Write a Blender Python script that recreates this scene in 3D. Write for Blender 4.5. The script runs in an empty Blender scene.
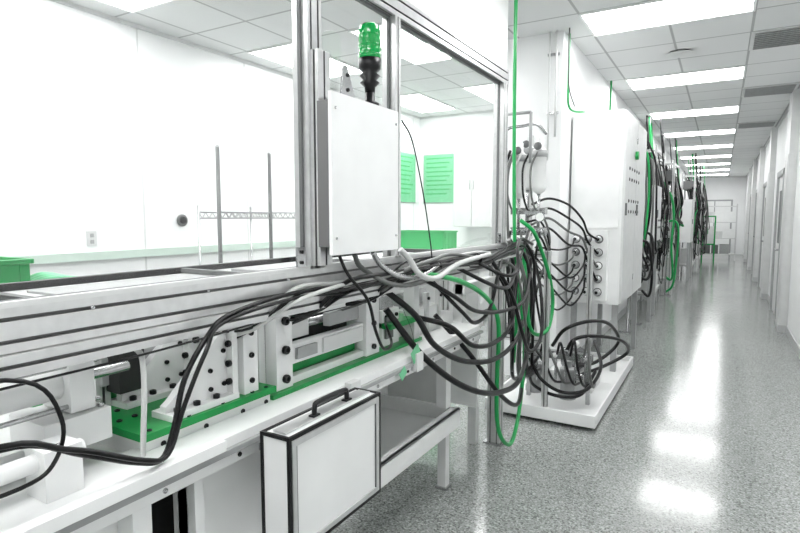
import bpy, bmesh, math, random
from mathutils import Vector, Matrix
random.seed(7)
scene = bpy.context.scene

# ------------------------------------------------------------------ materials
def new_mat(name):
    m = bpy.data.materials.new(name); m.use_nodes = True
    return m, m.node_tree, m.node_tree.nodes["Principled BSDF"]

def pmat(name, col, rough=0.5, metal=0.0, noise=0.0, nscale=20.0, coat=0.0, spec=.5):
    m, nt, b = new_mat(name)
    b.inputs["Base Color"].default_value = (*col, 1)
    b.inputs["Roughness"].default_value = rough
    b.inputs["Metallic"].default_value = metal
    b.inputs["Coat Weight"].default_value = coat
    b.inputs["Specular IOR Level"].default_value = spec
    if noise > 0:
        tc = nt.nodes.new("ShaderNodeTexCoord")
        nz = nt.nodes.new("ShaderNodeTexNoise"); nz.inputs["Scale"].default_value = nscale
        nt.links.new(tc.outputs["Object"], nz.inputs["Vector"])
        cr = nt.nodes.new("ShaderNodeValToRGB")
        cr.color_ramp.elements[0].position = 0.3; cr.color_ramp.elements[1].position = 0.7
        cr.color_ramp.elements[0].color = (*[c*(1-noise) for c in col], 1)
        cr.color_ramp.elements[1].color = (*[min(1, c*(1+noise*0.4)) for c in col], 1)
        nt.links.new(nz.outputs["Fac"], cr.inputs["Fac"])
        nt.links.new(cr.outputs["Color"], b.inputs["Base Color"])
    return m

WHITE  = pmat("white_paint", (.82,.83,.825), .35, noise=.04, nscale=6)
WHITE2 = pmat("white_powdercoat", (.66,.67,.665), .4, noise=.06, nscale=9)
WALLM  = pmat("wall_paint", (.84,.85,.85), .6, noise=.02, nscale=3)
GREYW  = pmat("grey_paint", (.36,.37,.37), .45, noise=.08)
MIDG   = pmat("mid_grey", (.14,.145,.145), .5, noise=.1)
DARK   = pmat("dark_recess", (.015,.016,.016), .6, noise=.2)  # near-black: shade inside openings put into the colour; also on dark parts
ALU    = pmat("anodised_aluminium", (.64,.645,.645), .28, .6, noise=.08, nscale=30)
SLOT   = pmat("aluminium_slot", (.17,.17,.17), .5, .3)  # darker aluminium: groove shade put into the colour; also on small dark parts
STEEL  = pmat("machined_steel", (.50,.505,.51), .25, .95, noise=.1, nscale=40)
BLACK  = pmat("black_plastic", (.005,.005,.006), .35, noise=.2, spec=.35)
RUBBER = pmat("black_rubber_hose", (.003,.003,.0035), .32, spec=.35)
CABG   = pmat("grey_cable", (.12,.125,.12), .4, noise=.1)
CABW   = pmat("white_cable", (.55,.56,.55), .45)
GREEN  = pmat("green_paint", (.0,.27,.05), .35, noise=.12)
GHOSE  = pmat("green_hose", (.005,.33,.075), .3, noise=.05, coat=.2)
GLIGHT = pmat("pale_green", (.16,.52,.28), .5, noise=.08)
TRIMG  = pmat("pale_green_grey_trim", (.55,.66,.59), .5, noise=.04)
GBIN   = pmat("green_bin_plastic", (.02,.38,.10), .4, noise=.08)
BAKE   = pmat("baseboard_vinyl", (.50,.51,.51), .4)

def emis(name, col, s):
    m, nt, b = new_mat(name)
    b.inputs["Base Color"].default_value = (*col,1)
    b.inputs["Emission Color"].default_value = (*col,1)
    b.inputs["Emission Strength"].default_value = s
    return m
LAMP = emis("light_diffuser", (1,1,1), 14.5)
LAMP2= emis("light_diffuser_room", (1,1,1), 13.5)

m, nt, b = new_mat("beacon_green_lens"); BEACON = m
b.inputs["Base Color"].default_value = (.0,.26,.05,1); b.inputs["Roughness"].default_value=.12
b.inputs["Emission Color"].default_value=(.0,.6,.10,1); b.inputs["Emission Strength"].default_value=.10
b.inputs["Coat Weight"].default_value=.3

# thin pane glass: transparent + mirror, Schlick falloff on both faces
m = bpy.data.materials.new("clear_pane_glass"); m.use_nodes=True; GLASS=m
nt=m.node_tree; nt.nodes.clear()
o=nt.nodes.new("ShaderNodeOutputMaterial"); mx=nt.nodes.new("ShaderNodeMixShader")
tr=nt.nodes.new("ShaderNodeBsdfTransparent"); tr.inputs[0].default_value=(.985,.988,.986,1)
gl=nt.nodes.new("ShaderNodeBsdfGlossy"); gl.inputs["Roughness"].default_value=.02
lw=nt.nodes.new("ShaderNodeLayerWeight"); lw.inputs[0].default_value=.5
pw=nt.nodes.new("ShaderNodeMath"); pw.operation='POWER'; pw.inputs[1].default_value=5
ml=nt.nodes.new("ShaderNodeMath"); ml.operation='MULTIPLY_ADD'; ml.inputs[1].default_value=.6; ml.inputs[2].default_value=.04
nt.links.new(lw.outputs["Facing"],pw.inputs[0]); nt.links.new(pw.outputs[0],ml.inputs[0]); nt.links.new(ml.outputs[0],mx.inputs[0])
nt.links.new(tr.outputs[0],mx.inputs[1]); nt.links.new(gl.outputs[0],mx.inputs[2]); nt.links.new(mx.outputs[0],o.inputs[0])

# floor: speckled polished vinyl / terrazzo
m, nt, b = new_mat("speckled_polished_floor"); FLOORM=m
geo=nt.nodes.new("ShaderNodeNewGeometry")
n1=nt.nodes.new("ShaderNodeTexNoise"); n1.inputs["Scale"].default_value=85; n1.inputs["Detail"].default_value=4; n1.inputs["Roughness"].default_value=.7
v1=nt.nodes.new("ShaderNodeTexVoronoi"); v1.inputs["Scale"].default_value=110
n2=nt.nodes.new("ShaderNodeTexNoise"); n2.inputs["Scale"].default_value=1.3
for n in (n1,v1,n2): nt.links.new(geo.outputs["Position"], n.inputs["Vector"])
cr=nt.nodes.new("ShaderNodeValToRGB"); e=cr.color_ramp.elements
e[0].position=.34; e[0].color=(.12,.128,.123,1); e[1].position=.64; e[1].color=(.40,.42,.405,1)
e2=cr.color_ramp.elements.new(.48); e2.color=(.265,.28,.27,1)
nt.links.new(n1.outputs["Fac"],cr.inputs["Fac"])
sep=nt.nodes.new("ShaderNodeSeparateColor"); nt.links.new(v1.outputs["Color"],sep.inputs[0])
cr2=nt.nodes.new("ShaderNodeValToRGB"); cr2.color_ramp.interpolation='CONSTANT'
cr2.color_ramp.elements[0].color=(.55,.55,.55,1); cr2.color_ramp.elements[1].position=.16; cr2.color_ramp.elements[1].color=(1,1,1,1)
e3=cr2.color_ramp.elements.new(.82); e3.color=(1.35,1.35,1.35,1)
nt.links.new(sep.outputs[0],cr2.inputs["Fac"])
mm=nt.nodes.new("ShaderNodeMix"); mm.data_type='RGBA'; mm.blend_type='MULTIPLY'; mm.inputs["Factor"].default_value=1
nt.links.new(cr.outputs["Color"],mm.inputs["A"]); nt.links.new(cr2.outputs["Color"],mm.inputs["B"])
nt.links.new(mm.outputs["Result"],b.inputs["Base Color"])
mr=nt.nodes.new("ShaderNodeMapRange"); mr.inputs["To Min"].default_value=.10; mr.inputs["To Max"].default_value=.19
nt.links.new(n2.outputs["Fac"],mr.inputs["Value"]); nt.links.new(mr.outputs["Result"],b.inputs["Roughness"])
bp=nt.nodes.new("ShaderNodeBump"); bp.inputs["Strength"].default_value=.07; bp.inputs["Distance"].default_value=.01
n3=nt.nodes.new("ShaderNodeTexNoise"); n3.inputs["Scale"].default_value=9; nt.links.new(geo.outputs["Position"], n3.inputs["Vector"])
nt.links.new(n3.outputs["Fac"],bp.inputs["Height"]); nt.links.new(bp.outputs["Normal"],b.inputs["Normal"])
b.inputs["Specular IOR Level"].default_value=.7

# ceiling tiles
m, nt, b = new_mat("ceiling_tile_grid"); CEILM=m
geo=nt.nodes.new("ShaderNodeNewGeometry"); mp=nt.nodes.new("ShaderNodeMapping")
mp.inputs["Location"].default_value=(1.05+6, -4.6+6,0)
nt.links.new(geo.outputs["Position"],mp.inputs["Vector"])
br=nt.nodes.new("ShaderNodeTexBrick"); br.offset=0; br.squash=1
br.inputs["Scale"].default_value=1; br.inputs["Brick Width"].default_value=.6; br.inputs["Row Height"].default_value=.6
br.inputs["Mortar Size"].default_value=.011; br.inputs["Mortar Smooth"].default_value=.1
br.inputs["Color1"].default_value=(.70,.71,.71,1); br.inputs["Color2"].default_value=(.66,.67,.67,1); br.inputs["Mortar"].default_value=(.38,.39,.39,1)
nt.links.new(mp.outputs[0],br.inputs["Vector"]); nt.links.new(br.outputs["Color"],b.inputs["Base Color"])
b.inputs["Roughness"].default_value=.8

# ------------------------------------------------------------------ mesh builder
class B:
    def __init__(s,name,bevel=0.0):
        s.name=name; s.v=[]; s.f=[]; s.m=[]; s.sm=[]; s.mats=[]; s.bevel=bevel; s.off=Vector((0,0,0))
    def mi(s,mat):
        if mat not in s.mats: s.mats.append(mat)
        return s.mats.index(mat)
    def add(s,vs,fs,mat,smooth=False):
        o=len(s.v); s.v+= [tuple(Vector(p)+s.off) for p in vs]; k=s.mi(mat)
        for i,f in enumerate(fs):
            s.f.append([o+j for j in f]); s.m.append(k)
            s.sm.append(smooth if isinstance(smooth,bool) else smooth[i])
    def box(s,x0,x1,y0,y1,z0,z1,mat,rot=None):
        vs=[(x,y,z) for x in(x0,x1) for y in(y0,y1) for z in(z0,z1)]
        if rot:
            ang,axis=rot; c=Vector(((x0+x1)/2,(y0+y1)/2,(z0+z1)/2)); M=Matrix.Rotation(ang,3,axis)
            vs=[tuple(c+M@(Vector(p)-c)) for p in vs]
        s.add(vs,[(0,1,3,2),(4,6,7,5),(0,4,5,1),(2,3,7,6),(0,2,6,4),(1,5,7,3)],mat)
    def lathe(s,prof,base,axis,mat,seg=20):
        base=Vector(base); ax=Vector(axis).normalized()
        up=Vector((0,0,1)) if abs(ax.z)<.9 else Vector((1,0,0))
        a=ax.cross(up).normalized(); c=ax.cross(a)
        vs=[];fs=[];sm=[]
        for r,h in prof:
            for i in range(seg):
                t=2*math.pi*i/seg; vs.append(base+ax*h+(a*math.cos(t)+c*math.sin(t))*r)
        for k in range(len(prof)-1):
            for i in range(seg):
                j=(i+1)%seg; fs.append((k*seg+i,k*seg+j,(k+1)*seg+j,(k+1)*seg+i)); sm.append(True)
        fs.append(tuple(range(seg))); sm.append(False)
        fs.append(tuple((len(prof)-1)*seg+i for i in range(seg))); sm.append(False)
        s.add(vs,fs,mat,sm)
    def cyl(s,p0,p1,r,mat,seg=14,r1=None):
        p0=Vector(p0);p1=Vector(p1); d=(p1-p0)
        s.lathe([(r,0),(r if r1 is None else r1,d.length)],p0,d,mat,seg)
    def tube(s,pts,r,mat,seg=8,sub=6,ridged=0):
        P=[Vector(p) for p in pts]
        if sub>1 and len(P)>2:
            Q=[]; E=[P[0]*2-P[1]]+P+[P[-1]*2-P[-2]]
            for i in range(1,len(E)-2):
                a,b_,c,d=E[i-1:i+3]
                for k in range(sub):
                    t=k/sub
                    Q.append(.5*((2*b_)+(c-a)*t+(2*a-5*b_+4*c-d)*t*t+(3*b_-a-3*c+d)*t**3))
            Q.append(P[-1]); P=Q
        n=len(P); vs=[];fs=[];sm=[]
        T=[(P[min(i+1,n-1)]-P[max(i-1,0)]).normalized() for i in range(n)]
        up=Vector((0,0,1)) if abs(T[0].z)<.9 else Vector((1,0,0))
        N=T[0].cross(up).normalized()
        for i in range(n):
            N=(N-T[i]*N.dot(T[i]))
            if N.length<1e-6: N=T[i].orthogonal()
            N.normalize(); Bn=T[i].cross(N); rr=r*(1+(ridged if i%2 else 0))
            for k in range(seg):
                t=2*math.pi*k/seg; vs.append(P[i]+(N*math.cos(t)+Bn*math.sin(t))*rr)
        for i in range(n-1):
            for k in range(seg):
                j=(k+1)%seg; fs.append((i*seg+k,i*seg+j,(i+1)*seg+j,(i+1)*seg+k)); sm.append(True)
        fs.append(tuple(range(seg))); sm.append(False); fs.append(tuple((n-1)*seg+k for k in range(seg))); sm.append(False)
        s.add(vs,fs,mat,sm)
    def prism(s,poly,axis,a0,a1,mat):
        def mk(a,u,v): return {'x':(a,u,v),'y':(u,a,v),'z':(u,v,a)}[axis]
        n=len(poly); vs=[mk(a0,*p) for p in poly]+[mk(a1,*p) for p in poly]
        fs=[tuple(range(n)),tuple(range(n,2*n))]+[(i,(i+1)%n,n+(i+1)%n,n+i) for i in range(n)]
        s.add(vs,fs,mat)
    def extr(s,axis,a0,a1,u0,u1,v0,v1,mat=None):
        mat=mat or ALU; pts=[]; cs=[(u0,v0),(u1,v0),(u1,v1),(u0,v1)]
        slots=[]
        for i in range(4):
            A=Vector(cs[i]);C=Vector(cs[(i+1)%4]); L=(C-A).length; d=(C-A)/L; nrm=Vector((-d.y,d.x))
            k=max(1,round(L/.045)); pts.append(tuple(A))
            for q in range(k):
                c=A+d*(L*(q+.5)/k); w=.0042; dp=.011
                for pp in (c-d*w, c-d*w+nrm*dp, c+d*w+nrm*dp, c+d*w): pts.append(tuple(pp))
                slots.append(len(pts)-4)
        def mk(a,u,v): return {'x':(a,u,v),'y':(u,a,v),'z':(u,v,a)}[axis]
        n=len(pts); vs=[mk(a0,*p) for p in pts]+[mk(a1,*p) for p in pts]
        dark=set()
        for q in slots: dark|={q,q+1,q+2}
        s.add(vs,[tuple(range(n)),tuple(range(n,2*n))]+[(i,(i+1)%n,n+(i+1)%n,n+i) for i in range(n) if i not in dark],mat)
        s.add(vs,[(i,(i+1)%n,n+(i+1)%n,n+i) for i in range(n) if i in dark],SLOT)  # groove faces take the darkened aluminium, painting in their shade
    def bolt(s,p,axis,r=.009,h=.010,mat=None):
        mat=mat or BLACK
        s.lathe([(r,0),(r,h),(r*.55,h),(r*.5,h*.4)],p,axis,mat,10)
    def done(s):
        me=bpy.data.meshes.new(s.name); me.from_pydata(s.v,[],s.f)
        for mt in s.mats: me.materials.append(mt)
        me.polygons.foreach_set("material_index",s.m); me.polygons.foreach_set("use_smooth",s.sm)
        me.update()
        bm=bmesh.new(); bm.from_mesh(me); bmesh.ops.recalc_face_normals(bm,faces=bm.faces)
        lo=[v for v in bm.verts if not v.link_faces]; bmesh.ops.delete(bm,geom=lo,context='VERTS')
        bm.to_mesh(me); bm.free()
        ob=bpy.data.objects.new(s.name,me); scene.collection.objects.link(ob)
        if s.bevel>0:
            md=ob.modifiers.new("bevel",'BEVEL'); md.width=s.bevel; md.segments=2; md.limit_method='ANGLE'; md.angle_limit=math.radians(50)
        return ob

# ------------------------------------------------------------------ room
CZ=3.1; XR=.79; YE=26.0; XL=-4.3
o=B("floor"); o.box(XL-.1,XR+.2,-3,YE+.1,-.06,0,FLOORM); o.done()
o=B("ceiling"); o.box(XL-.1,XR+.2,-3,YE+.1,CZ,CZ+.06,CEILM); o.done()
o=B("wall_left"); o.box(XL-.1,XL,-3,8,0,CZ,WALLM)
for y in (-.6,.6,1.8,3.0,4.2,5.4,6.6,7.8): o.box(XL,XL+.004,y-.006,y+.006,0.1,CZ,WHITE2)
o.done()
o=B("wall_room_far"); o.box(XL,-1.85,8,8.1,0,CZ,WALLM); o.done()
o=B("wall_behind"); o.box(XL,XR,-3.1,-3,0,CZ,WALLM); o.done()
o=B("wall_corridor"); o.box(-1.85,-1.25,4.95,YE,0,CZ,WALLM); o.done()
o=B("wall_end"); o.box(-1.25,XR,YE,YE+.1,0,CZ,WALLM); o.done()
o=B("wall_right"); o.box(XR,XR+.1,-3,YE,0,CZ,WALLM); o.done()
o=B("baseboard_right",.003); o.box(XR-.012,XR,-3,YE,0,.10,BAKE); o.done()
o=B("baseboard_left",.003); o.box(XL,XL+.012,-3,8,0,.10,BAKE); o.done()
o=B("baseboard_corridor",.003); o.box(-1.25,-1.238,4.95,YE,0,.10,BAKE); o.done()
o=B("wall_header",.004); o.box(-1.262,-1.222,-1.5,3.45,2.425,CZ,WHITE)
for y in (.0,1.2,2.4): o.box(-1.222,-1.218,y-.004,y+.004,2.43,CZ,WHITE2)
o.done()
o=B("trim_1"); o.box(XL,XL+.03,-3,8,1.16,1.225,TRIMG); o.done()
o=B("trim_2"); o.box(XL,XL+.02,-3,8,CZ-.03,CZ,WHITE2); o.box(XL,-1.85,7.98,8,CZ-.03,CZ,WHITE2); o.box(XR-.02,XR,-3,YE,CZ-.03,CZ,WHITE2); o.done()
for i,y in enumerate((5.2,8.6,12.0,15.2,18.4,21.6)):
    o=B("wall_pilaster" if i==0 else f"wall_pilaster.{i:03d}",.006)
    x0=.73 if i==0 else .70
    o.box(x0,XR,y,y+.42,0,CZ,WHITE2); o.box(x0-.008,x0,y+.05,y+.37,0,2.3,WHITE2)
    o.box(x0+.012,XR-.02,y-.006,y,.12,2.3,WHITE2)
    o.box(x0-.012,XR,y-.01,y+.43,0,.1,BAKE)
    o.done()
for i,y in enumerate((9.6,13.0,16.1,19.3)):
    o=B(f"door_{i+1}",.004)
    o.box(XR-.06,XR-.001,y,y+.08,0,2.2,GREYW); o.box(XR-.06,XR-.001,y+1.02,y+1.10,0,2.2,GREYW); o.box(XR-.06,XR-.001,y,y+1.10,2.12,2.2,GREYW)
    o.box(XR-.03,XR-.002,y+.08,y+1.02,.01,2.12,WHITE)
    o.box(XR-.033,XR-.028,y+.3,y+.78,1.1,1.9,MIDG)
    o.cyl((XR-.03,y+.16,1.02),(XR-.09,y+.16,1.02),.012,STEEL); o.cyl((XR-.09,y+.14,1.02),(XR-.09,y+.28,1.02),.012,STEEL)
    o.done()

def light(x0,x1,y0,y1,mat,idx):
    o=B("ceiling_light" if idx==0 else f"ceiling_light.{idx:03d}")
    z=CZ-.001
    o.box(x0,x1,y0,y0+.02,z-.014,z,WHITE); o.box(x0,x1,y1-.02,y1,z-.014,z,WHITE)
    o.box(x0,x0+.02,y0+.02,y1-.02,z-.014,z,WHITE); o.box(x1-.02,x1,y0+.02,y1-.02,z-.014,z,WHITE)
    o.box(x0+.02,x1-.02,y0+.02,y1-.02,z-.008,z,mat)
    o.done()
k=0
for i in range(-3,9):
    y=4.6+2.4*i
    light(-1.05,.15,y,y+.6,LAMP,k); k+=1
for y in (-.8,1.6,4.0,6.4):
    for x in (-4.05,-2.85):
        light(x,x+.6,y,y+1.2,LAMP2,k); k+=1
for i,(x,y) in enumerate(((.15,5.8),(.15,8.2),(.15,11.2))):
    o=B("ceiling_vent" if i==0 else f"ceiling_vent.{i:03d}")
    o.box(x,x+.58,y,y+.58,CZ-.012,CZ-.001,WHITE2)
    for j in range(9): o.box(x+.03,x+.55,y+.03+j*.06,y+.06+j*.06,CZ-.02,CZ-.012,GREYW,rot=(.5,'X'))
    o.done()
o=B("ceiling_diffuser")
for r in (.13,.10,.07,.04): o.lathe([(r,0),(r*.85,.012)],(-.42,6.15,CZ-.02-.01*(.13-r)*10),(0,0,1),WHITE2,28)
o.done()

# ------------------------------------------------------------------ enclosure
o=B("glass_machine_enclosure")
o.extr('y',-1.2,3.42,-1.29,-1.20,1.232,1.322)
o.extr('y',-1.2,3.42,-1.245,-1.185,1.185,1.23)
o.box(-1.215,-1.20,-1.2,3.42,1.322,1.334,WHITE2)
o.extr('y',-1.2,3.42,-1.27,-1.20,2.33,2.42)
P=((-1.2,-1.11),(1.455,1.53),(2.02,2.065),(3.33,3.42))
for y0,y1 in P: o.extr('z',1.322,2.33,-1.265,-1.20,y0,y1)
o.extr('z',0.0,1.232,-1.29,-1.20,3.36,3.42)
o.box(-1.31,-1.18,3.34,3.44,0,.012,STEEL)
for y0,y1 in ((-1.11,1.455),(1.53,2.02),(2.065,3.33)):
    for a,b_,c,d in ((y0,y1,1.322,1.334),(y0,y1,2.318,2.33),(y0,y0+.010,1.334,2.318),(y1-.010,y1,1.334,2.318)):
        o.box(-1.236,-1.224,a,b_,c,d,MIDG)
    o.box(-1.232,-1.228,y0+.006,y1-.006,1.328,2.324,GLASS)
o.extr('y',-1.2,3.42,-2.36,-2.315,1.15,1.195)
o.extr('z',0,1.15,-2.36,-2.315,3.37,3.415)
o.extr('x',-2.315,-1.29,3.37,3.415,1.18,1.225)
for y in (1.40,3.28):
    o.box(-1.2,-1.192,y-.02,y+.02,1.335,1.40,STEEL); o.bolt((-1.192,y,1.385),(1,0,0),.006,.005); o.bolt((-1.192,y,1.35),(1,0,0),.006,.005)
for i in range(14):
    y=-.9+i*.32; o.bolt((-1.2,y,1.3),(1,0,0),.005,.004,STEEL)
o.done()

o=B("conveyor_bed",.002)
o.box(-2.02,-1.99,.75,3.3,1.22,1.285,BLACK); o.box(-1.54,-1.51,.75,3.3,1.22,1.285,BLACK)
o.box(-1.99,-1.54,.75,.78,1.22,1.285,BLACK); o.box(-1.99,-1.54,3.27,3.3,1.22,1.285,BLACK)
for y in (1.55,2.3): o.box(-1.99,-1.54,y,y+.025,1.262,1.282,MIDG)
o.box(-1.99,-1.54,.78,3.27,1.225,1.26,WHITE2)
o.box(-1.9,-1.63,.9,1.5,1.26,1.268,GREYW); o.box(-1.85,-1.66,1.7,2.2,1.26,1.275,GREYW)
for y in (.9,3.2):
    for x in (-2.0,-1.53): o.extr('z',0.9,1.22,x-.022,x+.022,y-.022,y+.022)
o.done()

o=B("work_table",.003)
o.box(-3.0,-2.4,.1,1.5,1.165,1.2,WHITE)
for x in (-2.97,-2.45):
    for y in (.14,1.43): o.box(x,x+.04,y,y+.04,0,1.165,ALU)
o.box(-2.97,-2.41,.14,1.47,.4,.42,ALU)
o.done()
def bin_(name,x0,x1,y0,y1,z0,z1,mat):
    o=B(name,.004); t=.008
    o.box(x0,x1,y0,y1,z0,z0+t,mat)
    o.box(x0,x0+t,y0,y1,z0+t,z1,mat); o.box(x1-t,x1,y0,y1,z0+t,z1,mat)
    o.box(x0+t,x1-t,y0,y0+t,z0+t,z1,mat); o.box(x0+t,x1-t,y1-t,y1,z0+t,z1,mat)
    o.box(x0-.012,x1+.012,y0-.012,y0,z1-.02,z1,mat); o.box(x0-.012,x1+.012,y1,y1+.012,z1-.02,z1,mat)
    o.box(x0-.012,x0,y0,y1,z1-.02,z1,mat); o.box(x1,x1+.012,y0,y1,z1-.02,z1,mat)
    for i in range(4):
        yy=y0+(y1-y0)*(i+.5)/4; o.box(x1,x1+.006,yy-.004,yy+.004,z0+.01,z1-.02,mat)
    o.done()
bin_("green_storage_bin",-2.78,-2.45,.87,1.18,1.2,1.33,GBIN)
o=B("green_cloth",.0)
for i in range(4): o.tube([(-2.60+.03*i,1.22,1.215),(-2.56+.03*i,1.28,1.245-.004*i),(-2.53+.03*i,1.36,1.225),(-2.5+.02*i,1.43,1.21)],.016,GLIGHT,8,5)
o.done()
o=B("chrome_wire_rack")
for y in (3.2,3.8):
    o.cyl((-3.6,y,0),(-3.6,y,2.07),.017,MIDG,10); o.lathe([(.015,0),(.02,.006),(.01,.02)],(-3.6,y,2.07),(0,0,1),GREYW,10)
    o.box(-3.9,-3.5,y-.02,y+.02,0,.03,SLOT)
for z in (1.0,1.54):
    for x in (-3.6,-3.85):
        for dz in (0,-.05): o.cyl((x,3.2,z+dz),(x,4.15,z+dz),.007,GREYW,6)
        o.tube([(x,3.2+.95*i/26,z-(0.05 if i%2 else 0)) for i in range(27)],.005,GREYW,5,1)
    for i in range(1,24): o.cyl((-3.85,3.2+.95*i/24,z),(-3.6,3.2+.95*i/24,z),.0028,STEEL,5)
for y in (3.2,3.8): o.cyl((-3.85,y,0.03),(-3.85,y,1.6),.010,STEEL,8)
o.done()
o=B("wall_sensor"); o.lathe([(.055,0),(.055,.015),(.045,.022)],(XL,3.38,1.47),(1,0,0),MIDG,24); o.lathe([(.036,0),(.032,.02),(.012,.03)],(XL+.02,3.38,1.47),(1,0,0),BLACK,20); o.done()
o=B("wall_outlet",.002); o.box(XL,XL+.008,2.49,2.57,1.27,1.39,WHITE2); o.box(XL+.008,XL+.012,2.515,2.545,1.29,1.32,GREYW); o.box(XL+.008,XL+.012,2.515,2.545,1.34,1.37,GREYW); o.done()
o=B("lab_counter",.004)
o.box(-4.26,-3.0,6.7,7.98,.96,1.0,WHITE); o.box(-4.2,-3.05,6.75,7.95,.1,.96,WHITE2)
for x in (-4.18,-3.8,-3.43): o.box(x,x+.35,6.735,6.75,.15,.92,WHITE)
for x in (-4.02,-3.64,-3.27): o.cyl((x,6.72,.6),(x,6.72,.75),.006,STEEL,8)
o.box(-4.2,-3.05,6.8,7.95,0,.1,MIDG)
o.done()
bin_("green_storage_bin.001",-4.2,-3.35,6.95,7.4,1.0,1.30,GBIN)
def sheet(name,axis,a,u0,u1,z0,z1):
    o=B(name)
    if axis=='y':
        o.box(u0,u1,a-.012,a,z0,z1,GREYW); o.box(u0+.015,u1-.015,a-.016,a-.012,z0+.015,z1-.015,GLIGHT)
        for i in range(9):
            z=z1-.08-i*.07; o.box(u0+.06,u1-.1-.05*(i%3),a-.018,a-.016,z,z+.02,GBIN)
    else:
        o.box(a,a+.012,u0,u1,z0,z1,GREYW); o.box(a+.012,a+.016,u0+.015,u1-.015,z0+.015,z1-.015,GLIGHT)
        for i in range(9):
            z=z1-.08-i*.07; o.box(a+.016,a+.018,u0+.06,u1-.1-.05*(i%3),z,z+.02,GBIN)
    o.done()
sheet("green_wall_chart",'y',7.999,-4.22,-3.60,1.72,2.5)
sheet("green_wall_chart.001",'x',XL,6.9,7.85,1.72,2.5)
o=B("wall_cupboard",.004); o.box(-3.5,-2.9,7.6,7.999,1.35,2.75,WHITE); o.box(-3.49,-3.205,7.585,7.6,1.36,2.74,WHITE2); o.box(-3.195,-2.91,7.585,7.6,1.36,2.74,WHITE2)
o.cyl((-3.23,7.57,1.9),(-3.23,7.57,2.05),.006,STEEL,8); o.cyl((-3.17,7.57,1.9),(-3.17,7.57,2.05),.006,STEEL,8); o.done()

# ------------------------------------------------------------------ control box + beacon
o=B("wall_mount_control_box",.003)
o.box(-1.165,-1.10,1.485,1.83,1.40,1.885,ALU)
o.box(-1.10,-1.086,1.43,1.85,1.375,1.90,WHITE)
o.extr('z',1.335,2.05,-1.20,-1.165,1.465,1.53)
o.box(-1.165,-1.12,1.455,1.485,1.40,1.88,SLOT)
for z in (1.43,1.85):
    for y in (1.45,1.83): o.bolt((-1.086,y,z),(1,0,0),.005,.003,STEEL)
for y in (1.53,1.62,1.74):
    o.lathe([(.016,0),(.016,.02),(.012,.03)],(-1.135,y,1.40),(0,0,-1),BLACK,12)
o.box(-1.16,-1.12,1.52,1.80,1.885,1.905,BLACK)
o.prism([(1.56,1.905),(1.64,1.905),(1.64,1.93),(1.60,2.02),(1.575,2.02)],'x',-1.15,-1.143,STEEL)
for z in (1.94,1.99): o.bolt((-1.143,1.60,z),(1,0,0),.007,.004)
o.done()
bx,by=-1.14,1.735
o=B("signal_beacon")
o.lathe([(.034,0),(.034,.012),(.018,.02),(.018,.06)],(bx,by,1.905),(0,0,1),BLACK,24)
o.lathe([(.018,.04),(.020,.06),(.036,.075),(.024,.085),(.038,.10),(.026,.11),(.040,.125),(.042,.16)],(bx,by,1.915),(0,0,1),BLACK,24)
o.lathe([(.039,0),(.041,.005),(.041,.035),(.0395,.038),(.041,.042),(.041,.085),(.040,.10),(.036,.115),(.026,.124),(.01,.128)],(bx,by,2.075),(0,0,1),BEACON,28)
for z in (2.085,2.12,2.155): o.lathe([(.0405,0),(.0425,.003),(.0405,.006)],(bx,by,z),(0,0,1),BEACON,28)
o.done()

# ------------------------------------------------------------------ machine base
o=B("machine_base",.003)
o.box(-1.30,-1.14,-1.2,2.85,.82,.90,WHITE)
o.box(-1.14,-1.125,-1.2,2.85,.855,.872,GREYW)
o.box(-1.13,-1.10,-1.2,.98,.885,.915,WHITE)
o.box(-2.3,-1.30,-1.2,3.3,.80,.875,WHITE)
o.box(-1.60,-1.42,-1.2,.80,.875,.945,WHITE)
o.box(-1.24,-1.21,-1.2,.79,.06,.82,WHITE)
o.box(-1.26,-1.15,.74,.79,.0,.82,WHITE)
o.box(-1.24,-1.20,.93,1.27,.06,.82,WHITE)
o.box(-1.26,-1.17,.93,.96,0,.82,WHITE)
o.box(-1.42,-1.40,.5,1.27,.0,.80,DARK)  # near-black sheet painting the shade inside the base opening
o.box(-1.24,-1.17,1.24,1.29,0,.82,WHITE)
# lower tray
o.box(-1.8,-1.2,1.29,2.72,.35,.37,WHITE)
o.box(-1.22,-1.2,1.29,2.72,.37,.45,WHITE); o.box(-1.25,-1.2,1.29,2.72,.44,.45,WHITE)
o.box(-1.80,-1.78,1.29,3.3,.35,.80,WHITE)
o.box(-1.78,-1.22,2.70,2.72,.37,.45,WHITE)
for x in (-1.76,-1.30):
    o.box(x,x+.05,2.64,2.69,.0,.35,WHITE2); o.box(x-.01,x+.06,2.63,2.70,0,.015,STEEL)
o.box(-1.76,-1.71,1.35,1.40,0,.35,WHITE2)
o.box(-1.32,-1.26,2.66,2.72,.45,.82,WHITE)
o.box(-1.30,-1.24,1.31,1.37,.37,.82,WHITE)
o.box(-2.3,-1.34,3.30,3.33,.25,1.17,WHITE)
o.box(-1.40,-1.34,3.29,3.34,0,.25,WHITE2)
o.box(-2.3,-2.28,-1.2,3.3,.875,1.15,WHITE)
o.box(-1.78,-1.36,2.90,2.93,.30,.80,WHITE2)
for i in range(7): o.box(-2.28,-2.262,.1,.95,.92+i*.028,.932+i*.028,MIDG)
for y in (-.4,.32,2.28,2.85):
    o.box(-1.31,-1.25,y,y+.05,.90,1.185,WHITE2)
o.box(-1.30,-1.24,2.85,3.36,1.06,1.12,WHITE)
for i in range(12): o.bolt((-1.14,.1+i*.24,.838),(1,0,0),.007,.005,STEEL if i%2 else BLACK)
for y in (1.56,2.05): o.box(-1.14,-1.11,y,y+.06,.83,.91,WHITE2)
o.done()

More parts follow.
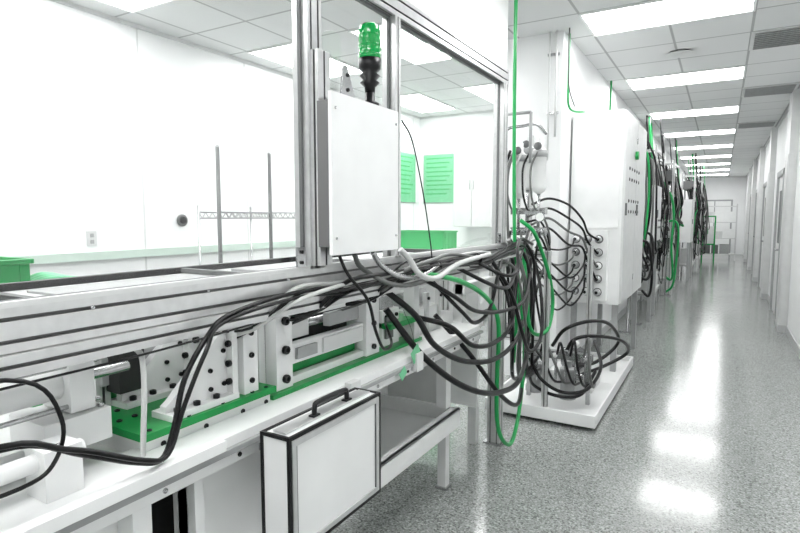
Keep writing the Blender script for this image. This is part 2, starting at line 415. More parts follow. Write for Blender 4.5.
# ------------------------------------------------------------------ clamping press fixture
o=B("clamping_press_fixture",.0015)
o.off=Vector((-.035,.0,.032))
o.box(-1.78,-1.215,.85,1.30,.845,.900,WHITE)
o.box(-1.80,-1.195,.83,1.31,.900,.920,GREEN)
for y in (.86,.98,1.10,1.22,1.28): o.bolt((-1.213,y,.920),(0,0,1),.007,.004)
for x in (-1.34,-1.42,-1.54,-1.62,-1.72):
    for y in (.86,.905): o.bolt((x,y,.920),(0,0,1),.008,.005)
for y in (.90,1.04,1.18,1.28): o.bolt((-1.215,y,.872),(1,0,0),.008,.004)
o.box(-1.80,-1.24,1.165,1.20,.920,1.16,WHITE)
o.box(-1.255,-1.215,1.19,1.25,.920,1.15,WHITE)
for z in (.96,1.04,1.11): o.bolt((-1.215,1.22,z),(1,0,0),.009,.008)
for x in (-1.265,-1.46,-1.68):
    o.prism([(.93,.920),(1.165,.920),(1.165,1.13),(1.13,1.13),(.95,.968),(.93,.955)],'x',x,x+.025,WHITE)
    o.box(x-.03,x+.055,.925,1.165,.920,.938,WHITE)
    o.box(x-.025,x+.05,1.145,1.165,.938,1.14,WHITE)
    for y in (.955,1.02,1.09): o.bolt((x+.04,y,.938),(0,0,1),.010,.012)
    for z in (.975,1.03,1.09): o.bolt((x+.04,1.145,z),(0,-1,0),.010,.012)
    for y,z in ((1.0,.97),(1.08,.965),(1.08,1.02),(1.13,1.07),(1.13,.97)): o.bolt((x+.025,y,z),(1,0,0),.007,.008)
for x in (-1.32,-1.39,-1.53,-1.61,-1.74):
    for z in (1.0,1.08,1.13): o.bolt((x,1.165,z),(0,-1,0),.011,.014)
o.off=Vector((-.045,.01,0))
o.box(-1.9,-1.215,1.30,2.34,.875,.898,WHITE)
o.box(-1.9,-1.20,1.30,2.34,.898,.915,GREEN)
X0,X1=-1.27,-1.235
o.box(X0,X1+.015,1.34,1.42,.915,1.195,WHITE)
o.box(X0,X1+.015,1.88,1.98,.915,1.195,WHITE)
o.box(X0,X1,1.42,1.88,1.145,1.195,WHITE)
o.box(X0,X1,1.42,1.88,.985,1.055,WHITE)
o.box(X0,X1,1.42,1.88,.915,.94,WHITE)
o.box(X0-.02,X0-.01,1.42,1.88,.94,.985,GREEN)
o.box(X0-.04,X0-.01,1.42,1.58,1.06,1.14,WHITE2)
o.box(X0-.10,X0-.05,1.42,1.88,.94,1.15,DARK)  # near-black backing painting the shade behind the frame openings
o.box(-1.275,-1.245,1.66,1.86,1.08,1.13,GREYW)
o.cyl((-1.30,1.40,1.10),(-1.30,1.92,1.10),.018,STEEL,18)
for z in (.95,1.05,1.15):
    o.bolt((X1+.015,1.38,z),(1,0,0),.015,.014); o.bolt((X1+.015,1.93,z),(1,0,0),.012,.012)
for y in (1.48,1.62,1.78): o.bolt((X1,y,1.02),(1,0,0),.006,.005,STEEL); o.bolt((X1,y,1.17),(1,0,0),.005,.004)
o.box(-1.235,-1.222,1.45,1.56,1.0,1.04,GREYW)
o.box(-1.235,-1.225,1.6,1.86,.992,1.048,WHITE2)
o.box(-1.75,-1.72,1.34,2.0,.915,1.18,WHITE); o.box(-1.72,-1.27,1.31,1.34,.915,1.19,WHITE); o.box(-1.72,-1.27,1.95,1.975,.915,1.18,WHITE)
for x in (-1.35,-1.45,-1.58):
    for z in (.99,1.07,1.14): o.bolt((x,1.31,z),(0,-1,0),.012,.013)
for z in (1.0,1.13):
    for x in (-1.33,-1.60): o.cyl((x,1.18,z),(x,1.31,z),.017,STEEL,16)
o.box(-1.60,-1.45,.88,1.15,1.02,1.10,GREYW); o.box(-1.55,-1.40,.90,.98,1.0,1.15,DARK)
o.cyl((-1.50,.60,1.06),(-1.50,1.155,1.06),.016,STEEL,16)
o.box(-1.42,-1.25,2.05,2.2,.915,1.08,WHITE); o.box(-1.40,-1.27,2.07,2.18,1.08,1.14,STEEL)
o.box(-1.25,-1.238,2.07,2.13,.95,1.05,MIDG)
o.box(-1.42,-1.20,2.05,2.32,1.0,1.025,GREEN)
o.prism([(2.2,.915),(2.32,.915),(2.2,1.06)],'x',-1.32,-1.29,WHITE)
for y in (2.08,2.17): o.bolt((-1.25,y,1.05),(1,0,0),.009,.01)
o.box(-1.5,-1.3,2.4,2.75,.875,1.02,WHITE); o.cyl((-1.4,2.45,1.06),(-1.4,2.72,1.06),.04,GREYW,18)
for y in (2.42,2.55,2.7): o.box(-1.31,-1.285,y,y+.03,.9,1.1,WHITE2); o.bolt((-1.285,y+.015,1.07),(1,0,0),.009,.01)
o.done()

o=B("pneumatic_cylinder",.002)
o.off=Vector((-.03,0,.02))
yl=-.35
o.cyl((-1.36,yl,1.075),(-1.36,.72,1.075),.040,WHITE,28)
for dx,dz in ((-.05,.05),(.05,.05),(-.05,-.05),(.05,-.05)): o.cyl((-1.36+dx,yl-.03,1.075+dz),(-1.36+dx,.79,1.075+dz),.006,STEEL,10)
for y in (yl-.05,.71): o.box(-1.425,-1.295,y,y+.06,1.01,1.14,WHITE)
o.box(-1.44,-1.28,.64,.80,.925,1.005,WHITE)
o.cyl((-1.36,.77,1.075),(-1.36,.90,1.075),.014,STEEL,14)
o.lathe([(.012,0),(.016,.01),(.012,.03)],(-1.34,.74,1.14),(0,0,1),STEEL,8)
for x in (-1.42,-1.30): o.bolt((x,.785,1.005),(0,0,1),.008,.008,STEEL)
o.tube([(-1.34,.74,1.16),(-1.3,.78,1.165),(-1.22,.83,1.155),(-1.165,.815,1.10),(-1.16,.80,.90)],.007,CABW)
for y in (yl,-.9): o.box(-1.42,-1.30,y,y+.04,.925,1.01,WHITE2)
o.done()
o=B("round_support_rail",.002)
o.cyl((-1.235,-.8,.98),(-1.235,.68,.98),.020,WHITE,20)
for y in (-.6,.58): o.box(-1.275,-1.195,y,y+.08,.90,1.01,WHITE); o.bolt((-1.21,y+.04,1.01),(0,0,1),.007,.006,STEEL)
o.done()

# ------------------------------------------------------------------ black framed cover with handle
o=B("framed_access_cover",.0015)
x0,x1,y0,y1,z0,z1=-1.06,-.955,1.06,1.51,.575,.92
o.box(x0+.004,x1-.004,y0+.004,y1-.004,z0+.004,z1-.004,WHITE)
t=.010
for x in (x0,x1-t):
    for y in (y0,y1-t): o.box(x,x+t,y,y+t,z0,z1,BLACK)
    for z in (z0,z1-t): o.box(x,x+t,y0+t,y1-t,z,z+t,BLACK)
for y in (y0,y1-t):
    for z in (z0,z1-t): o.box(x0+t,x1-t,y,y+t,z,z+t,BLACK)
for a,b_,c,d in ((y0+.012,y1-.012,z1-.03,z1-.012),(y0+.012,y1-.012,z0+.012,z0+.028),(y0+.012,y0+.028,z0+.028,z1-.03),(y1-.028,y1-.012,z0+.028,z1-.03)):
    o.box(x1-.005,x1+.001,a,b_,c,d,ALU)
o.box(x1-.005,x1+.0006,y0+.028,y0+.031,z0+.028,z1-.03,MIDG); o.box(x1-.005,x1+.0006,y1-.031,y1-.028,z0+.028,z1-.03,MIDG)
o.box(x0+.03,x1-.03,y0+.02,y1-.02,z1-.002,z1+.003,ALU)
o.tube([(-1.0,1.22,.92),(-1.0,1.222,.95),(-1.0,1.24,.96),(-1.0,1.36,.96),(-1.0,1.378,.95),(-1.0,1.38,.92)],.008,BLACK,8,4)
o.box(-1.01,-.99,1.205,1.235,.918,.928,BLACK); o.box(-1.01,-.99,1.365,1.395,.918,.928,BLACK)
o.box(-1.125,-1.06,1.12,1.18,.83,.85,STEEL); o.box(-1.125,-1.06,1.38,1.44,.83,.85,STEEL)
o.done()

# ------------------------------------------------------------------ cables
o=B("cable_bundle")
base=[(-1.15,1.0,1.225),(-1.145,1.13,1.25),(-1.15,1.34,1.252),(-1.15,1.6,1.25),(-1.14,1.97,1.265),(-1.14,2.2,1.28),(-1.15,2.46,1.28),(-1.15,2.85,1.265),(-1.15,3.2,1.27),(-1.17,3.6,1.29)]
for i in range(12):
    st=2+i%3
    ph=i*2*math.pi/12; rr=.028
    pts=[(x+rr*.6*math.cos(ph+j*.5)+random.uniform(-.008,.008),y+random.uniform(-.03,.03),z+rr*math.sin(ph+j*.5)+random.uniform(-.018,.018)) for j,(x,y,z) in enumerate(base)][st:]
    s0=pts[0]; pts=[(-1.32,s0[1]-.22,1.10+.01*i),(-1.22,s0[1]-.12,1.165)]+pts
    pts.append((-1.25+random.uniform(-.1,.1),4.0+random.uniform(-.1,.3),1.25+random.uniform(-.2,.2)))
    o.tube(pts,random.choice((.005,.007,.009)),(RUBBER,RUBBER,CABG,CABW,RUBBER,RUBBER)[i%6],8,5)
for y in (2.3,2.8): o.lathe([(.032,0),(.032,.006)],(-1.148,y,1.272),(0,1,0),BLACK,14)
o.done()

o=B("sensor_cable")
tail=[(-1.15,1.05,1.235),(-1.15,1.3,1.262),(-1.14,1.7,1.262),(-1.13,2.2,1.295),(-1.15,2.9,1.27),(-1.2,3.7,1.3)]
o.tube([(-1.12,-.3,1.03),(-1.13,.3,1.06),(-1.13,.5,1.07),(-1.12,.62,1.01),(-1.12,.74,.945),(-1.13,.81,.925),(-1.13,.845,.99),(-1.13,.88,1.10),(-1.13,.95,1.19)]+tail,.007,RUBBER)
o.tube([(-1.11,-.3,1.06),(-1.11,.4,1.09),(-1.10,.58,1.04),(-1.10,.74,.955),(-1.12,.82,.935),(-1.12,.87,1.04),(-1.11,.93,1.16),(-1.14,1.02,1.22)]+[(a+.012,b_,c-.014) for a,b_,c in tail[1:]],.006,RUBBER)
o.tube([(-1.15,.3,1.22),(-1.13,.52,1.19),(-1.12,.58,1.10),(-1.12,.565,1.02),(-1.12,.5,.99),(-1.12,.3,1.0)],.0045,RUBBER)
o.tube([(-1.2,.5,1.165),(-1.18,.75,1.172),(-1.17,.95,1.18),(-1.19,1.2,1.185)],.003,RUBBER)
o.done()
o=B("control_box_cable")
o.tube([(-1.135,1.53,1.368),(-1.12,1.56,1.30),(-1.09,1.64,1.20),(-1.09,1.69,1.08),(-1.11,1.78,.99),(-1.16,1.92,.98),(-1.24,2.0,1.04)],.006,RUBBER)
o.tube([(-1.08,1.865,1.87),(-1.08,1.95,1.80),(-1.11,2.1,1.6),(-1.13,2.2,1.42),(-1.14,2.25,1.3)],.003,RUBBER)
o.tube([(-1.135,1.74,1.368),(-1.13,1.8,1.31),(-1.10,1.9,1.26),(-1.11,2.1,1.25),(-1.13,2.3,1.28)],.010,STEEL,8,12,.18)
o.tube([(-1.135,1.62,1.368),(-1.14,1.68,1.31),(-1.11,1.85,1.235),(-1.11,2.1,1.22),(-1.13,2.45,1.265),(-1.14,2.8,1.25)],.009,CABG,8,12,.15)
o.tube([(-1.12,1.92,1.37),(-1.10,1.96,1.33),(-1.08,2.02,1.26),(-1.09,2.2,1.23),(-1.12,2.5,1.27),(-1.13,2.95,1.29)],.012,CABW,8,12,.12)
o.done()

o=B("hydraulic_hoses")
H=[
 [(-1.22,1.95,1.20),(-1.12,2.05,1.08),(-1.10,2.2,.92),(-1.08,2.5,.78),(-1.06,2.9,.71),(-1.10,3.4,.74),(-1.2,4.0,.95)],
 [(-1.25,2.02,1.1),(-1.12,2.13,.88),(-1.03,2.40,.68),(-1.0,2.80,.55),(-1.04,3.3,.52),(-1.2,4.0,.75)],
 [(-1.2,2.25,1.22),(-1.10,2.40,1.12),(-1.06,2.6,1.02),(-1.04,3.0,.97),(-1.06,3.4,1.0),(-1.2,4.0,1.25)],
 [(-1.2,2.6,1.25),(-1.08,2.7,1.17),(-1.05,2.9,1.11),(-1.06,3.1,1.10),(-1.12,3.4,1.18),(-1.2,3.9,1.4)],
 [(-1.25,2.5,1.0),(-1.10,2.62,.78),(-1.02,2.85,.52),(-1.03,3.2,.36),(-1.15,3.7,.38),(-1.2,4.2,.40)],
 [(-1.16,2.8,1.26),(-1.02,2.9,1.18),(-1.0,3.05,1.20),(-1.05,3.2,1.32),(-1.12,3.5,1.36),(-1.2,4.0,1.3)],
 [(-1.2,2.35,1.20),(-1.08,2.45,1.04),(-1.07,2.6,.96),(-1.07,2.8,1.0),(-1.1,3.0,1.16),(-1.15,3.2,1.26)],
 [(-1.25,2.3,1.02),(-1.12,2.4,.97),(-1.08,2.6,.84),(-1.07,2.9,.80),(-1.08,3.2,.86),(-1.12,3.4,1.1),(-1.15,3.55,1.25)],
 [(-1.15,3.0,1.27),(-1.05,3.1,1.05),(-1.03,3.25,.80),(-1.05,3.5,.62),(-1.05,3.75,.68),(-1.1,3.9,.95),(-1.2,4.05,1.2)],
]
for i,h in enumerate(H): o.tube(h,(.014,.015,.011,.011,.013,.010,.010,.013,.012)[i],RUBBER,10,7)
for i in range(2):
    y=3.25+i*.2; x=-1.12+.02*i
    o.tube([(x-.1,y-.2,1.25),(x,y-.1,1.1+.05*i),(x+.03,y,.8),(x,y+.1,.55+.06*i),(x-.05,y+.25,.5),(x-.1,y+.45,.7),(x-.15,y+.7,1.0+.1*i)],.009,RUBBER if i%2==0 else CABG,8,6)
for i in range(7):
    y=3.56+i*.055; x=-1.25+.03*(i%3)
    o.tube([(x,y-.1,1.35),(x+.05,y,1.2),(x+.06+random.uniform(-.03,.05),y+.03,.95),(x+.04,y+.05,.6),(x,y+.2,.35),(x-.03,y+.5,.28)],random.choice((.008,.012,.014)),(RUBBER,CABG,RUBBER)[i%3],8,6)
o.done()

o=B("green_coolant_hose")
o.tube([(-1.18,2.0,1.25),(-1.12,2.12,1.25),(-1.09,2.4,1.20),(-1.08,2.68,1.11),(-1.08,2.9,.99),(-1.08,2.98,.85),(-1.09,2.99,.56),(-1.09,3.0,.32),(-1.08,3.06,.18),(-1.07,3.2,.10),(-1.08,3.36,.2),(-1.1,3.5,.38),(-1.12,3.6,.60),(-1.15,3.6,.95),(-1.2,3.62,1.2)],.013,GHOSE,10,7)
o.done()
o=B("green_coolant_hose.001")
o.tube([(-1.2,3.53,3.1),(-1.2,3.53,2.4),(-1.195,3.54,1.8),(-1.19,3.55,1.45),(-1.19,3.58,1.2),(-1.18,3.60,.85),(-1.2,3.62,.5)],.012,GHOSE,10,7)
o.done()
o=B("green_coolant_hose.002")
o.tube([(-1.2,3.7,1.48),(-1.12,3.75,1.40),(-1.1,3.9,1.25),(-1.08,4.05,1.05),(-1.08,4.15,.85),(-1.08,4.05,.68),(-1.1,3.85,.66),(-1.12,3.7,.75),(-1.13,3.65,1.0),(-1.17,3.68,1.3)],.014,GHOSE,10,7)
o.done()
o=B("green_tag")
o.box(-1.12,-1.118,2.02,2.09,.88,.94,GLIGHT,rot=(.5,'X')); o.box(-1.12,-1.118,1.92,1.97,.83,.87,GLIGHT,rot=(.6,'X'))
o.tube([(-1.12,2.05,.94),(-1.14,2.05,1.02),(-1.18,2.05,1.1)],.001,RUBBER,5,4)
o.done()

# ------------------------------------------------------------------ skid
o=B("drip_tray_skid",.004)
YA,YM,YB=3.92,4.9,5.80
o.box(-1.5,-.72,YA,YM,.04,.07,WHITE); o.box(-1.2,-.72,YM,YB,.04,.07,WHITE)
for a in ((-1.52,-.70,YA-.02,YA),(-1.2,-.70,YB,YB+.02),(-1.52,-1.5,YA,YM),(-1.5,-1.2,YM-.02,YM),(-1.22,-1.2,YM,YB+.02),(-.72,-.70,YA,YB)): o.box(*a,.025,.115,WHITE)
for x in (-1.15,-.82):
    for y in (YA+.1,4.9,5.6): o.box(x,x+.08,y,y+.1,0,.04,MIDG)
o.box(-1.45,-1.37,YA+.1,YA+.2,0,.04,MIDG)
for x,y in ((-1.46,4.06),(-1.46,4.75),(-.98,5.0),(-1.1,4.06)):
    zt=2.2 if x<-1.4 else 1.25
    o.extr('z',.07,zt,x-.022,x+.022,y-.022,y+.022)
for z in (.6,1.25,1.95): o.extr('y',4.08,4.73,-1.482,-1.438,z,z+.045)
o.extr('x',-1.44,-1.12,4.04,4.085,1.2,1.245); o.extr('x',-1.44,-1.12,4.04,4.085,.55,.595)
o.done()
o=B("cooling_pump_unit",.002)
for x,y in ((-1.0,4.35),(-1.28,4.4)):
    o.lathe([(.07,0),(.07,.05),(.055,.06),(.055,.2),(.062,.21),(.062,.24),(.03,.25),(.03,.30)],(x,y,.07),(0,0,1),GREYW,20)
    o.lathe([(.05,0),(.05,.16),(.055,.17)],(x-.02,y+.07,.2),(0,1,0),STEEL,18)
    o.lathe([(.02,0),(.028,.02),(.028,.05),(.02,.06)],(x+.06,y,.25),(1,0,0),STEEL,12)
o.box(-1.2,-.85,4.55,4.9,.07,.22,WHITE2); o.lathe([(.09,0),(.09,.22),(.075,.25)],(-1.03,4.6,.30),(0,1,0),STEEL,20)
for i in range(8): o.lathe([(.094,0),(.094,.008)],(-1.03,4.62+i*.024,.30),(0,1,0),MIDG,20)
for i in range(7):
    x=-1.3+i*.075; z=.42+.05*(i%3)
    o.lathe([(.022,0),(.03,.01),(.03,.04),(.018,.05),(.018,.09)],(x,4.25+.04*(i%2),z),(0,-1,.2),(STEEL,WHITE)[i%2],10)
    o.cyl((x,4.27,.2),(x,4.27,z),.010,STEEL,8)
o.box(-1.33,-.8,4.24,4.30,.40,.46,STEEL)
for x in (-1.30,-.84): o.box(x,x+.03,4.25,4.29,.07,.40,STEEL)
for i in range(5): o.tube([(-1.25+i*.1,4.2,.45),(-1.2+i*.1,4.1,.5+.03*i),(-1.1+i*.08,4.05,.4),(-1.05+i*.07,4.15,.25),(-1.0+i*.05,4.4,.2)],.010,(RUBBER,CABG,RUBBER)[i%3],8,6)
o.tube([(-1.0,4.25,.45),(-.92,4.2,.58),(-.78,4.3,.60),(-.64,4.6,.52),(-.64,4.9,.36),(-.80,4.8,.25),(-.95,4.5,.22)],.014,RUBBER,10,8)
o.tube([(-1.1,4.25,.5),(-.98,4.15,.66),(-.82,4.25,.72),(-.72,4.5,.66),(-.70,4.8,.46),(-.85,4.7,.30),(-1.0,4.4,.3)],.014,RUBBER,10,8)
o.tube([(-1.3,4.3,.25),(-1.2,4.12,.2),(-1.0,4.05,.17),(-.85,4.15,.18),(-.8,4.4,.3)],.013,RUBBER,10,8)
o.tube([(-1.2,3.98,.45),(-1.1,3.97,.3),(-.95,4.0,.22),(-.8,4.1,.24),(-.76,4.4,.34),(-.85,4.6,.5)],.013,RUBBER,10,8)
o.done()
o=B("water_filter_manifold",.0)
for i,(x,y) in enumerate(((-1.36,4.15),(-1.24,4.27),(-1.38,4.42))):
    o.lathe([(.02,0),(.045,.02),(.052,.05),(.052,.28),(.058,.285),(.058,.33),(.04,.345),(.028,.36),(.028,.42),(.012,.43)],(x,y,1.64+.04*i),(0,0,1),WHITE,24)
    o.lathe([(.060,0),(.060,.05)],(x,y,1.92+.04*i),(0,0,1),GREYW,24)
    o.cyl((x,y,1.4),(x,y,1.66+.04*i),.012,STEEL,10)
    o.lathe([(.03,0),(.03,.01),(.005,.02)],(x+.0,y-.05,2.0+.04*i),(0,-1,0),MIDG,16)
o.box(-1.42,-1.15,4.14,4.2,1.36,1.42,STEEL); o.box(-1.42,-1.15,4.14,4.2,1.52,1.57,STEEL)
o.tube([(-1.46,4.1,2.1),(-1.42,4.05,2.16),(-1.33,4.1,2.18),(-1.25,4.2,2.2),(-1.2,4.3,2.14)],.012,STEEL,8,5)
o.cyl((-1.46,4.06,2.27),(-1.25,4.06,2.27),.012,GREYW,8); o.cyl((-1.46,4.06,2.18),(-1.46,4.06,2.27),.012,GREYW,8); o.cyl((-1.25,4.06,1.9),(-1.25,4.06,2.27),.012,GREYW,8)
for i in range(6):
    x=-1.40+i*.045
    o.lathe([(.014,0),(.018,.01),(.018,.03),(.01,.05)],(x,4.14,1.39),(0,-1,0),STEEL,10)
    o.tube([(x,4.1,1.39),(x+.01,4.04,1.36),(x+.02+.03*math.sin(i),4.02,1.15),(x,4.04,.9),(x+.03,4.12,.6),(x,4.2,.45)],.009,(RUBBER,STEEL,CABG,RUBBER,CABW,RUBBER)[i],8,6)
for i in range(5):
    x=-1.44+.06*i
    o.tube([(x,4.1,1.55),(x,4.03,1.57),(x-.02,4.0,1.68),(x-.03,4.02,1.86),(x,4.08,1.98)],.008,(RUBBER,CABG,CABW)[i%3],8,6)
for i in range(4): o.tube([(-1.47+.03*i,4.08,2.0),(-1.49+.03*i,4.0,1.8),(-1.47+.03*i,3.97,1.4),(-1.44+.03*i,4.0,1.0),(-1.44+.03*i,4.04,.6)],.011,(RUBBER,CABG)[i%2],8,6)
o.lathe([(.035,0),(.035,.02)],(-1.18,4.12,1.50),(0,-1,0),STEEL,20); o.lathe([(.03,0),(.03,.003)],(-1.18,4.10,1.50),(0,-1,0),WHITE,20)
o.done()

# ------------------------------------------------------------------ electrical cabinet
def cabinet(name,x0,x1,y0,y1,z0,z1,buttons=True,legs=(0,0)):
    o=B(name,.004)
    o.box(x0,x1-.02,y0,y1,z0,z1,WHITE)
    n=2 if y1-y0>1.2 else 1
    for i in range(n):
        a=y0+(y1-y0)*i/n; c=y0+(y1-y0)*(i+1)/n
        o.box(x1-.02,x1,a+.006,c-.006,z0+.01,z1-.01,WHITE2)
        o.box(x1,x1+.016,a+.05,a+.068,(z0+z1)/2-.06,(z0+z1)/2+.05,MIDG)
        for z in (z0+.2,z1-.2): o.cyl((x1,c-.02,z-.03),(x1,c-.02,z+.03),.008,STEEL,8)
    if buttons:
        for r,z in enumerate((z1-.50,z1-.60,z1-.80,z1-.90)):
            for q in range(3 if n==1 else 5):
                y=y0+.25+q*.16
                if y<y1-.06: o.lathe([(.018,0),(.018,.003),(.013,.004),(.013,.008)],(x1,y,z),(1,0,0),MIDG if (r+q)%2 else BLACK,12)
    for x in (x0+.02,x1-.08):
        for y,f in ((y0+.03,legs[0]),(y1-.09,legs[1])): o.box(x,x+.05,y,y+.05,f,z0,GREYW)
    return o
o=cabinet("electrical_cabinet",-1.23,-.76,5.28,6.75,.70,2.45,True,(.07,0))
o.box(-1.20,-.80,5.262,5.28,1.40,2.42,WHITE)
o.box(-1.22,-.88,5.20,5.28,.74,1.38,WHITE)
for r in range(5):
    for c in range(3):
        x=-1.15+c*.10; z=.82+r*.12
        o.lathe([(.038,0),(.038,.012)],(x,5.20,z),(0,-1,0),MIDG,18)
        o.lathe([(.031,0),(.031,.035),(.022,.04),(.022,.06)],(x,5.19,z),(0,-1,0),(STEEL,WHITE,GREYW)[(r+c)%3],14)
        o.lathe([(.014,0),(.014,.004)],(x,5.13,z),(0,-1,0),BLACK,12)
o.lathe([(.04,0),(.04,.03)],(-.76,5.9,2.1),(1,0,0),GREEN,16)
o.done()
o=B("cabinet_hose_loops")
for i in range(4):
    zz=1.50-.08*i
    o.tube([(-1.3,4.3,zz+.1),(-1.22,4.5,zz+.15),(-1.12,4.75,zz+.10-.03*i),(-1.05,4.95,zz-.02),(-1.02,5.06,zz-.14),(-.95+.0*i,5.12,1.30-.12*i)],.010,(RUBBER,RUBBER,CABG)[i%3],8,7)
for i in range(4):
    o.tube([(-1.33,4.25,1.5-.04*i),(-1.24,4.35,1.52-.06*i),(-1.18,4.4,1.3-.06*i),(-1.24,4.35,1.0),(-1.3,4.3,.8-.05*i)],.009,(CABG,RUBBER)[i%2],8,7)
for i in range(5):
    o.tube([(-1.15,5.12,.82+.12*i),(-1.15,5.0,.76+.12*i),(-1.2,4.75,.70+.13*i),(-1.28,4.5,.85+.1*i)],.008,(RUBBER,CABG)[i%2],7,6)
for i in range(3):
    o.tube([(-1.05,5.12,.94+.12*i),(-1.04,5.0,.84+.12*i),(-1.10,4.8,.74+.12*i),(-1.18,4.55,.9+.1*i),(-1.28,4.35,1.1+.08*i)],.009,RUBBER,7,6)
o.done()

o=B("wall_conduit")
o.cyl((-1.30,4.92,2.2),(-1.30,4.92,3.1),.010,WHITE2,12); o.cyl((-1.36,4.92,2.0),(-1.36,4.92,3.1),.008,WHITE2,12)
for z in (2.4,2.9): o.box(-1.38,-1.28,4.93,4.95,z,z+.02,STEEL)
o.tube([(-1.19,4.90,3.1),(-1.19,4.90,2.75),(-1.2,5.0,2.60),(-1.2,5.2,2.5)],.006,CABG)
o.done()
o=B("green_air_pipe"); o.tube([(-1.225,5.05,3.1),(-1.225,5.05,2.7),(-1.22,5.1,2.47),(-1.15,5.4,2.47)],.010,GHOSE); o.tube([(-1.2,7.0,3.1),(-1.2,7.0,2.0),(-1.1,7.05,1.4)],.012,GHOSE); o.done()

# ------------------------------------------------------------------ equipment down the corridor
for i,(y,z0,z1,x1) in enumerate(((8.55,1.15,1.95,-.80),(14.6,.9,1.9,-.6))):
    o=cabinet(f"electrical_cabinet.{i+1:03d}",x1-.36,x1,y,y+.65,z0,z1,i%2==0); o.done()
for i,(y,dx) in enumerate(((9.4,0),(11.9,.08),(15.6,.3),(18.2,.38))):
    o=B("hose_rack" if i==0 else f"hose_rack.{i:03d}"); o.off=Vector((dx,0,0))
    for dy in (0,1.3):
        for x in (-1.2,-.92): o.extr('z',0,2.6,x-.02,x+.02,y+dy-.02,y+dy+.02)
    for z in (.25,1.1,1.9,2.5):
        o.extr('y',y+.02,y+1.28,-.94,-.90,z,z+.04); o.extr('y',y+.02,y+1.28,-1.22,-1.18,z,z+.04)
        for dy in (0,1.26): o.extr('x',-1.18,-.94,y+dy,y+dy+.04,z,z+.04)
    o.box(-1.2,-.9,y+.02,y+1.28,.29,.31,WHITE2); o.box(-1.18,-.95,y+.15,y+.6,.31,.7,WHITE2); o.box(-1.15,-.93,y+.75,y+1.15,.31,.55,WHITE)
    o.box(-1.15,-.96,y+.2,y+.7,1.14,1.45,WHITE2); o.lathe([(.08,0),(.08,.3),(.05,.34)],(-1.05,y+.95,1.14),(0,0,1),GREYW,18)
    o.box(-1.19,-.95,y+.1,y+.7,1.55,1.85,DARK); o.box(-1.19,-.95,y+.1,y+1.2,2.2,2.40,MIDG); o.box(-.97,-.93,y+.3,y+.55,.9,1.08,GBIN)
    for j in range(24):
        yy=y+.03+j*.055; x=-.92+random.uniform(-.14,.12)
        mt=GHOSE if j%12==4 else (CABG if j%5==1 else RUBBER)
        a=random.uniform(.4,1.4); top=3.08 if j%4==0 else random.uniform(2.2,2.7)
        o.tube([(x-.12,yy+random.uniform(-.1,.1),top),(x-.05,yy+.03,min(top-.1,2.35)),(x+.04,yy+random.uniform(-.2,.2),1.8),(x+random.uniform(-.05,.07),yy+random.uniform(-.25,.25),1.5),(x+random.uniform(-.05,.1),yy+random.uniform(-.2,.3),a),(x-.08,yy+.2,a+.12)],random.choice((.010,.014,.020)),mt,7,5)
    o.done()
o=B("green_hose_stand")
y=11.5
o.tube([(-.95,y,2.0),(-.84,y-.02,1.9),(-.78,y+.05,1.5),(-.80,y,1.0),(-.76,y+.03,.45),(-.80,y+.2,.3),(-.9,y+.25,.35)],.022,GHOSE)
o.tube([(-.95,y+.2,1.4),(-.76,y+.2,1.42),(-.70,y+.2,1.2),(-.72,y+.2,.6),(-.76,y+.15,.2),(-.88,y+.12,.06)],.02,GHOSE)
o.cyl((-.88,y+.1,0),(-.88,y+.1,2.1),.016,STEEL,10); o.box(-.98,-.78,y+.02,y+.18,0,.02,STEEL)
o.done()
o=B("black_hose_stand")
y=7.9
for j in range(7):
    x=-.95+.025*j; yy=y-.25+.09*j
    o.tube([(x-.1,yy,2.5-.1*(j%3)),(x,yy+.02,2.2),(x+.03,yy+.1*math.sin(j),1.6),(x+.04*math.cos(j),yy,1.1),(x+.05,yy+.1,.6+.07*j),(x-.05,yy+.2,.55+.07*j)],.014,(RUBBER,RUBBER,CABG)[j%3],8,6)
o.tube([(-.95,y+.2,1.3),(-.80,y+.1,1.25),(-.76,y,.95),(-.80,y-.15,.7),(-.92,y-.2,.75)],.018,RUBBER)
o.tube([(-.95,y-.2,1.2),(-.80,y-.2,1.15),(-.76,y-.05,.75),(-.80,y+.1,.45),(-.9,y+.2,.5)],.018,RUBBER)
o.tube([(-.98,y-.2,2.4),(-.86,y-.15,2.3),(-.84,y,1.8),(-.86,y-.05,1.3),(-.9,y+.1,1.1)],.014,GHOSE)
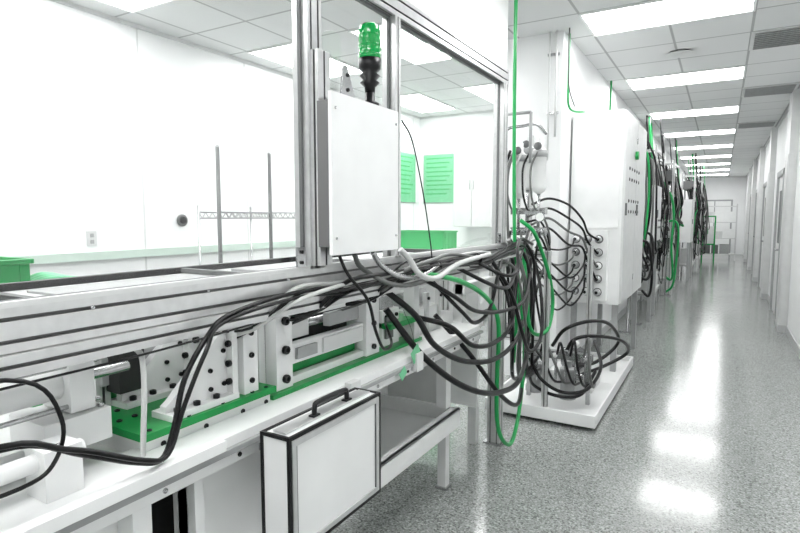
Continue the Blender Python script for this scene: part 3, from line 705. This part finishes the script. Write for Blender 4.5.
for yy in (y-.3,y+.35):
    o.cyl((-1.0,yy,0),(-1.0,yy,2.5),.018,STEEL,10); o.box(-1.1,-.9,yy-.05,yy+.05,0,.02,STEEL)
o.cyl((-1.0,y-.3,2.5),(-1.0,y+.35,2.5),.018,STEEL,10); o.cyl((-1.0,y-.3,1.2),(-1.0,y+.35,1.2),.018,STEEL,10)
o.done()
o=B("storage_shelving",.003)
for x in (-.62,.42):
    for y in (22.0,22.55): o.box(x,x+.035,y,y+.035,0,1.95,ALU)
for z in (.2,.75,1.3,1.85): o.box(-.62,.455,22.0,22.585,z,z+.03,ALU)
for z in (.23,.78,1.33):
    x=-.55
    while x<.2:
        w=random.uniform(.2,.32); h=random.uniform(.22,.42); o.box(x,x+w,22.05,22.5,z,z+h,random.choice((WHITE,WHITE2,GREYW,MIDG,WHITE))); x+=w+.04
o.done()
o=B("green_equipment_frame",.003)
for x in (-.55,-.2):
    for y in (20.4,20.9): o.box(x,x+.04,y,y+.04,0,1.5,GREEN)
o.box(-.55,-.16,20.4,20.95,1.5,1.54,GREEN); o.box(-.55,-.16,20.4,20.95,.6,.64,GREEN); o.box(-.5,-.22,20.45,20.85,.64,1.2,WHITE2)
o.done()
o=B("door_5",.004); o.box(-.9,.35,YE-.05,YE-.001,0,2.2,GREYW); o.box(-.84,-.3,YE-.06,YE-.05,0,2.14,WHITE); o.box(-.26,.29,YE-.06,YE-.05,0,2.14,WHITE); o.done()

# ------------------------------------------------------------------ world + camera
w=bpy.data.worlds.new("world"); scene.world=w; w.use_nodes=True
w.node_tree.nodes["Background"].inputs[0].default_value=(1,1,1,1); w.node_tree.nodes["Background"].inputs[1].default_value=.5
cam=bpy.data.cameras.new("camera"); co=bpy.data.objects.new("camera",cam); scene.collection.objects.link(co)
co.location=(0,0,1.5); cam.sensor_width=36; cam.lens=24.75; cam.clip_start=.05; cam.clip_end=100
co.rotation_euler=(math.radians(90-5.14),0,math.radians(30.25))
scene.camera=co
scene.view_settings.view_transform='Standard'
scene.view_settings.look='None'
scene.view_settings.exposure=0.12
